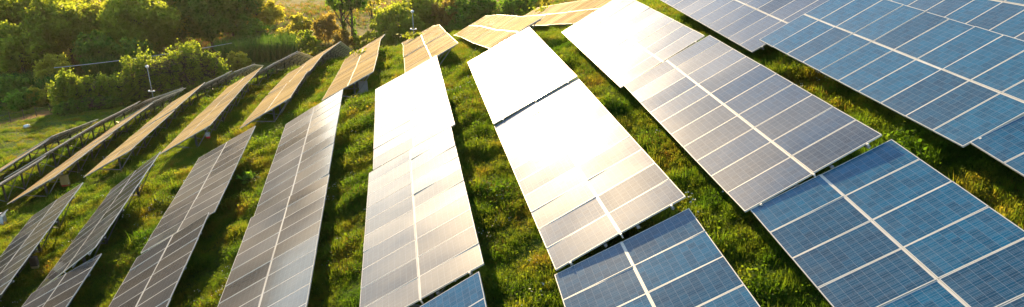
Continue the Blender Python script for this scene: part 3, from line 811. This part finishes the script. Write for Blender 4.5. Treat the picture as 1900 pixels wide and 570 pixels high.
# overhead cable hung between the trees
p0 = at_range(105, 108); p1 = at_range(425, 116)
def at_pix(px, py, D):
    v = pix_dir(px, py); h = math.hypot(v[0], v[1]); return Vector((v[0] / h * D, v[1] / h * D, v[2] / h * D))
c0, c1 = at_pix(100, 126, 115), at_pix(430, 80, 119)
pts = []
for i in range(25):
    f = i / 24; p = c0.lerp(c1, f); p.z -= .55 * 4 * f * (1 - f) * .5; pts.append(p)
b = MB(); b.tube(pts, [.045] * 25, 6); o = b.build('overhead_cable', M['cable'], None, True)
tag(o, 'pale grey cable hanging across in front of the dark trees', 'cable')

# wire fence on the soil strip
fr_ = empty('wire_fence', fence_a.lerp(fence_b, .3)); tag(fr_, 'low wire fence with thin dark posts along the rusty soil strip', 'fence')
base = fr_.location.copy(); tops = []
for i, (px, py) in enumerate(((-30, 237), (-5, 231), (20, 226), (45, 220), (68, 216), (95, 210), (120, 206))):
    g_ = on_ground(px, py); q = g_ - base
    b = MB(); b.tube([q + Vector((0, 0, -.3)), q + Vector((.02 * (-1) ** i, .03, 1.15))], [.05, .042], 6); b.build('post', M['rust'], fr_)
    tops.append(q)
for hz in (.45, .95):
    b = MB()
    for u, w in zip(tops, tops[1:]): b.tube([u + Vector((0, 0, hz)), (u + w) / 2 + Vector((0, 0, hz - .05)), w + Vector((0, 0, hz))], [.012] * 3, 4)
    b.build('wire', M['darksteel'], fr_)

def lump(name, lab, cat, base, size, mat, seed):
    r = np.random.default_rng(seed); n, k = 8, 12; V = []; F = []
    for i in range(n + 1):
        for j in range(k):
            th = math.pi * i / n; ph = 2 * math.pi * j / k; q = 1 + .18 * math.sin(3 * ph + seed) * math.sin(th) + .1 * r.normal() * math.sin(th)
            V.append((math.sin(th) * math.cos(ph) * size[0] * q, math.sin(th) * math.sin(ph) * size[1] * q, size[2] * (.75 + math.cos(th) * q)))
    for i in range(n):
        for j in range(k): F.append((i * k + j, (i + 1) * k + j, (i + 1) * k + (j + 1) % k, i * k + (j + 1) % k))
    me = bpy.data.meshes.new(name); me.from_pydata(V, [], F); me.polygons.foreach_set('use_smooth', [True] * len(F)); me.materials.append(mat); me.update()
    o = link(name, me); o.location = base; tag(o, lab, cat); return o
lump('boulder', 'white rock lying on the mown grass at far left', 'rock', on_ground(52, 238), (.42, .30, .24), M['white'], 3)

# control boxes hung under the tables
def control_box(lab, key, u, v, mat, lid, size=(.45, .25, .60)):
    t = [q for q in TABLES if q[0] == key][0]; c, d, a, n = table_axes(t)
    p = c + a * u + d * v - n * (.30 + size[2] / 2) ; p.z -= .05
    root = empty('control_box', p, -math.radians(t[6])); tag(root, lab, 'control box', 'control boxes under the tables')
    MB().box((0, 0, 0), size).build('case', mat, root)
    MB().box((0, 0, -size[2] / 2 - .062), (size[0] * .9, size[1] * .9, .12)).build('gland_cover', lid, root)
    MB().box((0, -size[1] / 2 - .012, .02), (size[0] * .86, .02, size[2] * .80)).build('door', mat, root)
control_box('yellowed control box with red underside hung beneath the tenth row from the right', '9z', .75, -2.6, M['yellow'], M['red'])
control_box('small box with red underside under the golden table of the eighth row', '7z', 1.15, -4.6, M['grey'], M['red'], (.22, .18, .22))
control_box('brownish control box under the dark table near the left edge', '8b', .95, -1.2, M['rust'], M['yellow'], (.30, .22, .42))
control_box('grey control box behind the post of the golden table left of centre', '5y', .55, -3.4, M['grey'], M['darksteel'], (.5, .3, .7))

# white cabinet cut by the left edge
g_ = on_ground(2, 418)
root = empty('electric_cabinet', (g_.x - .25, g_.y, g_.z), .25); tag(root, 'low white electric cabinet cut off by the left edge', 'cabinet')
MB().box((0, 0, .25), (.95, .55, .62)).build('case', M['white'], root)
MB().box((0, 0, .585), (1.02, .62, .05)).build('lid', M['white'], root)
MB().box((.482, 0, .26), (.02, .42, .45)).build('door', M['grey'], root)

# weeds that grow up through the far tables, and one broad leaved plant
def weed(name, lab, base, n, h, spread, leaf, seed, size=.12):
    r = np.random.default_rng(seed)
    root = empty(name, base); tag(root, lab, 'weed')
    P = r.normal(size=(n, 3)) * spread + np.array([0, 0, h]); P[:, 2] = np.maximum(P[:, 2], .05)
    nrm = unit(r.normal(size=(n, 3)) * .6 + np.array([0, 0, 1])); t1 = unit(np.cross(nrm, r.normal(size=(n, 3)))); t2 = np.cross(nrm, t1); sz = size * (.6 + .8 * r.random(n))[:, None]
    V = np.stack([P - t1 * sz, P - t2 * sz * .6 - nrm * sz * .2, P + t1 * sz, P + t2 * sz * .6 - nrm * sz * .2], 1).reshape(-1, 3)
    link('leaves', np_mesh('leaves', V, np.arange(n * 4).reshape(-1, 4), M[leaf]), root)
    b = MB()
    for i in range(7): b.tube([(0, 0, -.1), tuple(P[i] * .5), tuple(P[i])], [.014, .010, .005], 5)
    b.build('stem', M['bark'], root)
def on_table(key, u, v, dz=0.0):
    t = [q for q in TABLES if q[0] == key][0]; c, d, a, n = table_axes(t); p = c + a * u + d * v; return p + n * dz
p = on_table('5x', 0.0, 1.3); weed('climbing_weed', 'dark weed poking through the golden table left of centre', p - Vector((0, 0, .9)), 90, 1.05, np.array([.42, .12, .10]), 'leaf_olive', 11)
p = on_table('2w', .75, -1.5); weed('climbing_weed', 'dark weed poking through the upper golden table at top centre', p - Vector((0, 0, .9)), 110, 1.08, np.array([.45, .35, .10]), 'leaf_olive', 12)
p = on_table('4w', -.35, -4.9); weed('climbing_weed', 'row of weeds across the far end of the four part golden table', p - Vector((0, 0, .9)), 260, 1.02, np.array([.55, .10, .12]), 'leaf_olive', 13)
weed('broadleaf_weed', 'bright green broad leaved plant in the grass strip left of centre', on_ground(463, 340), 60, .30, np.array([.28, .25, .10]), 'leaf_lime', 14, .13)
for i, (px, py, lab) in enumerate(((455, 176, 'leafy weed under the edge of the golden table at left centre'),)):
    weed('tall_weed', lab, on_ground(px, py), 120, .28, np.array([.16, .16, .13]), 'leaf_olive', 30 + i, .05)

# ------------------------------------------------------------------ warm evening haze in the air of the valley
t = NT('evening_haze')
pv = t.n('ShaderNodeVolumePrincipled')
pv.inputs['Color'].default_value = (1.0, 0.93, 0.78, 1.0)
pv.inputs['Density'].default_value = 0.00007
pv.inputs['Anisotropy'].default_value = 0.55
t.t.links.new(pv.outputs[0], t.out.inputs['Volume'])
zmin, zmax = float(ZZ.min()) - 1.5, max(float(ZZ.max()), 5.0) + 8.0
hz_o = MB().box(((gx[0] + gx[-1]) / 2, (gy[0] + gy[-1]) / 2, (zmin + zmax) / 2), (gx[-1] - gx[0] + 8, gy[-1] - gy[0] + 8, zmax - zmin)).build('haze', t.m)
tag(hz_o, 'thin warm evening haze in the air over the valley', 'haze', kind='stuff')
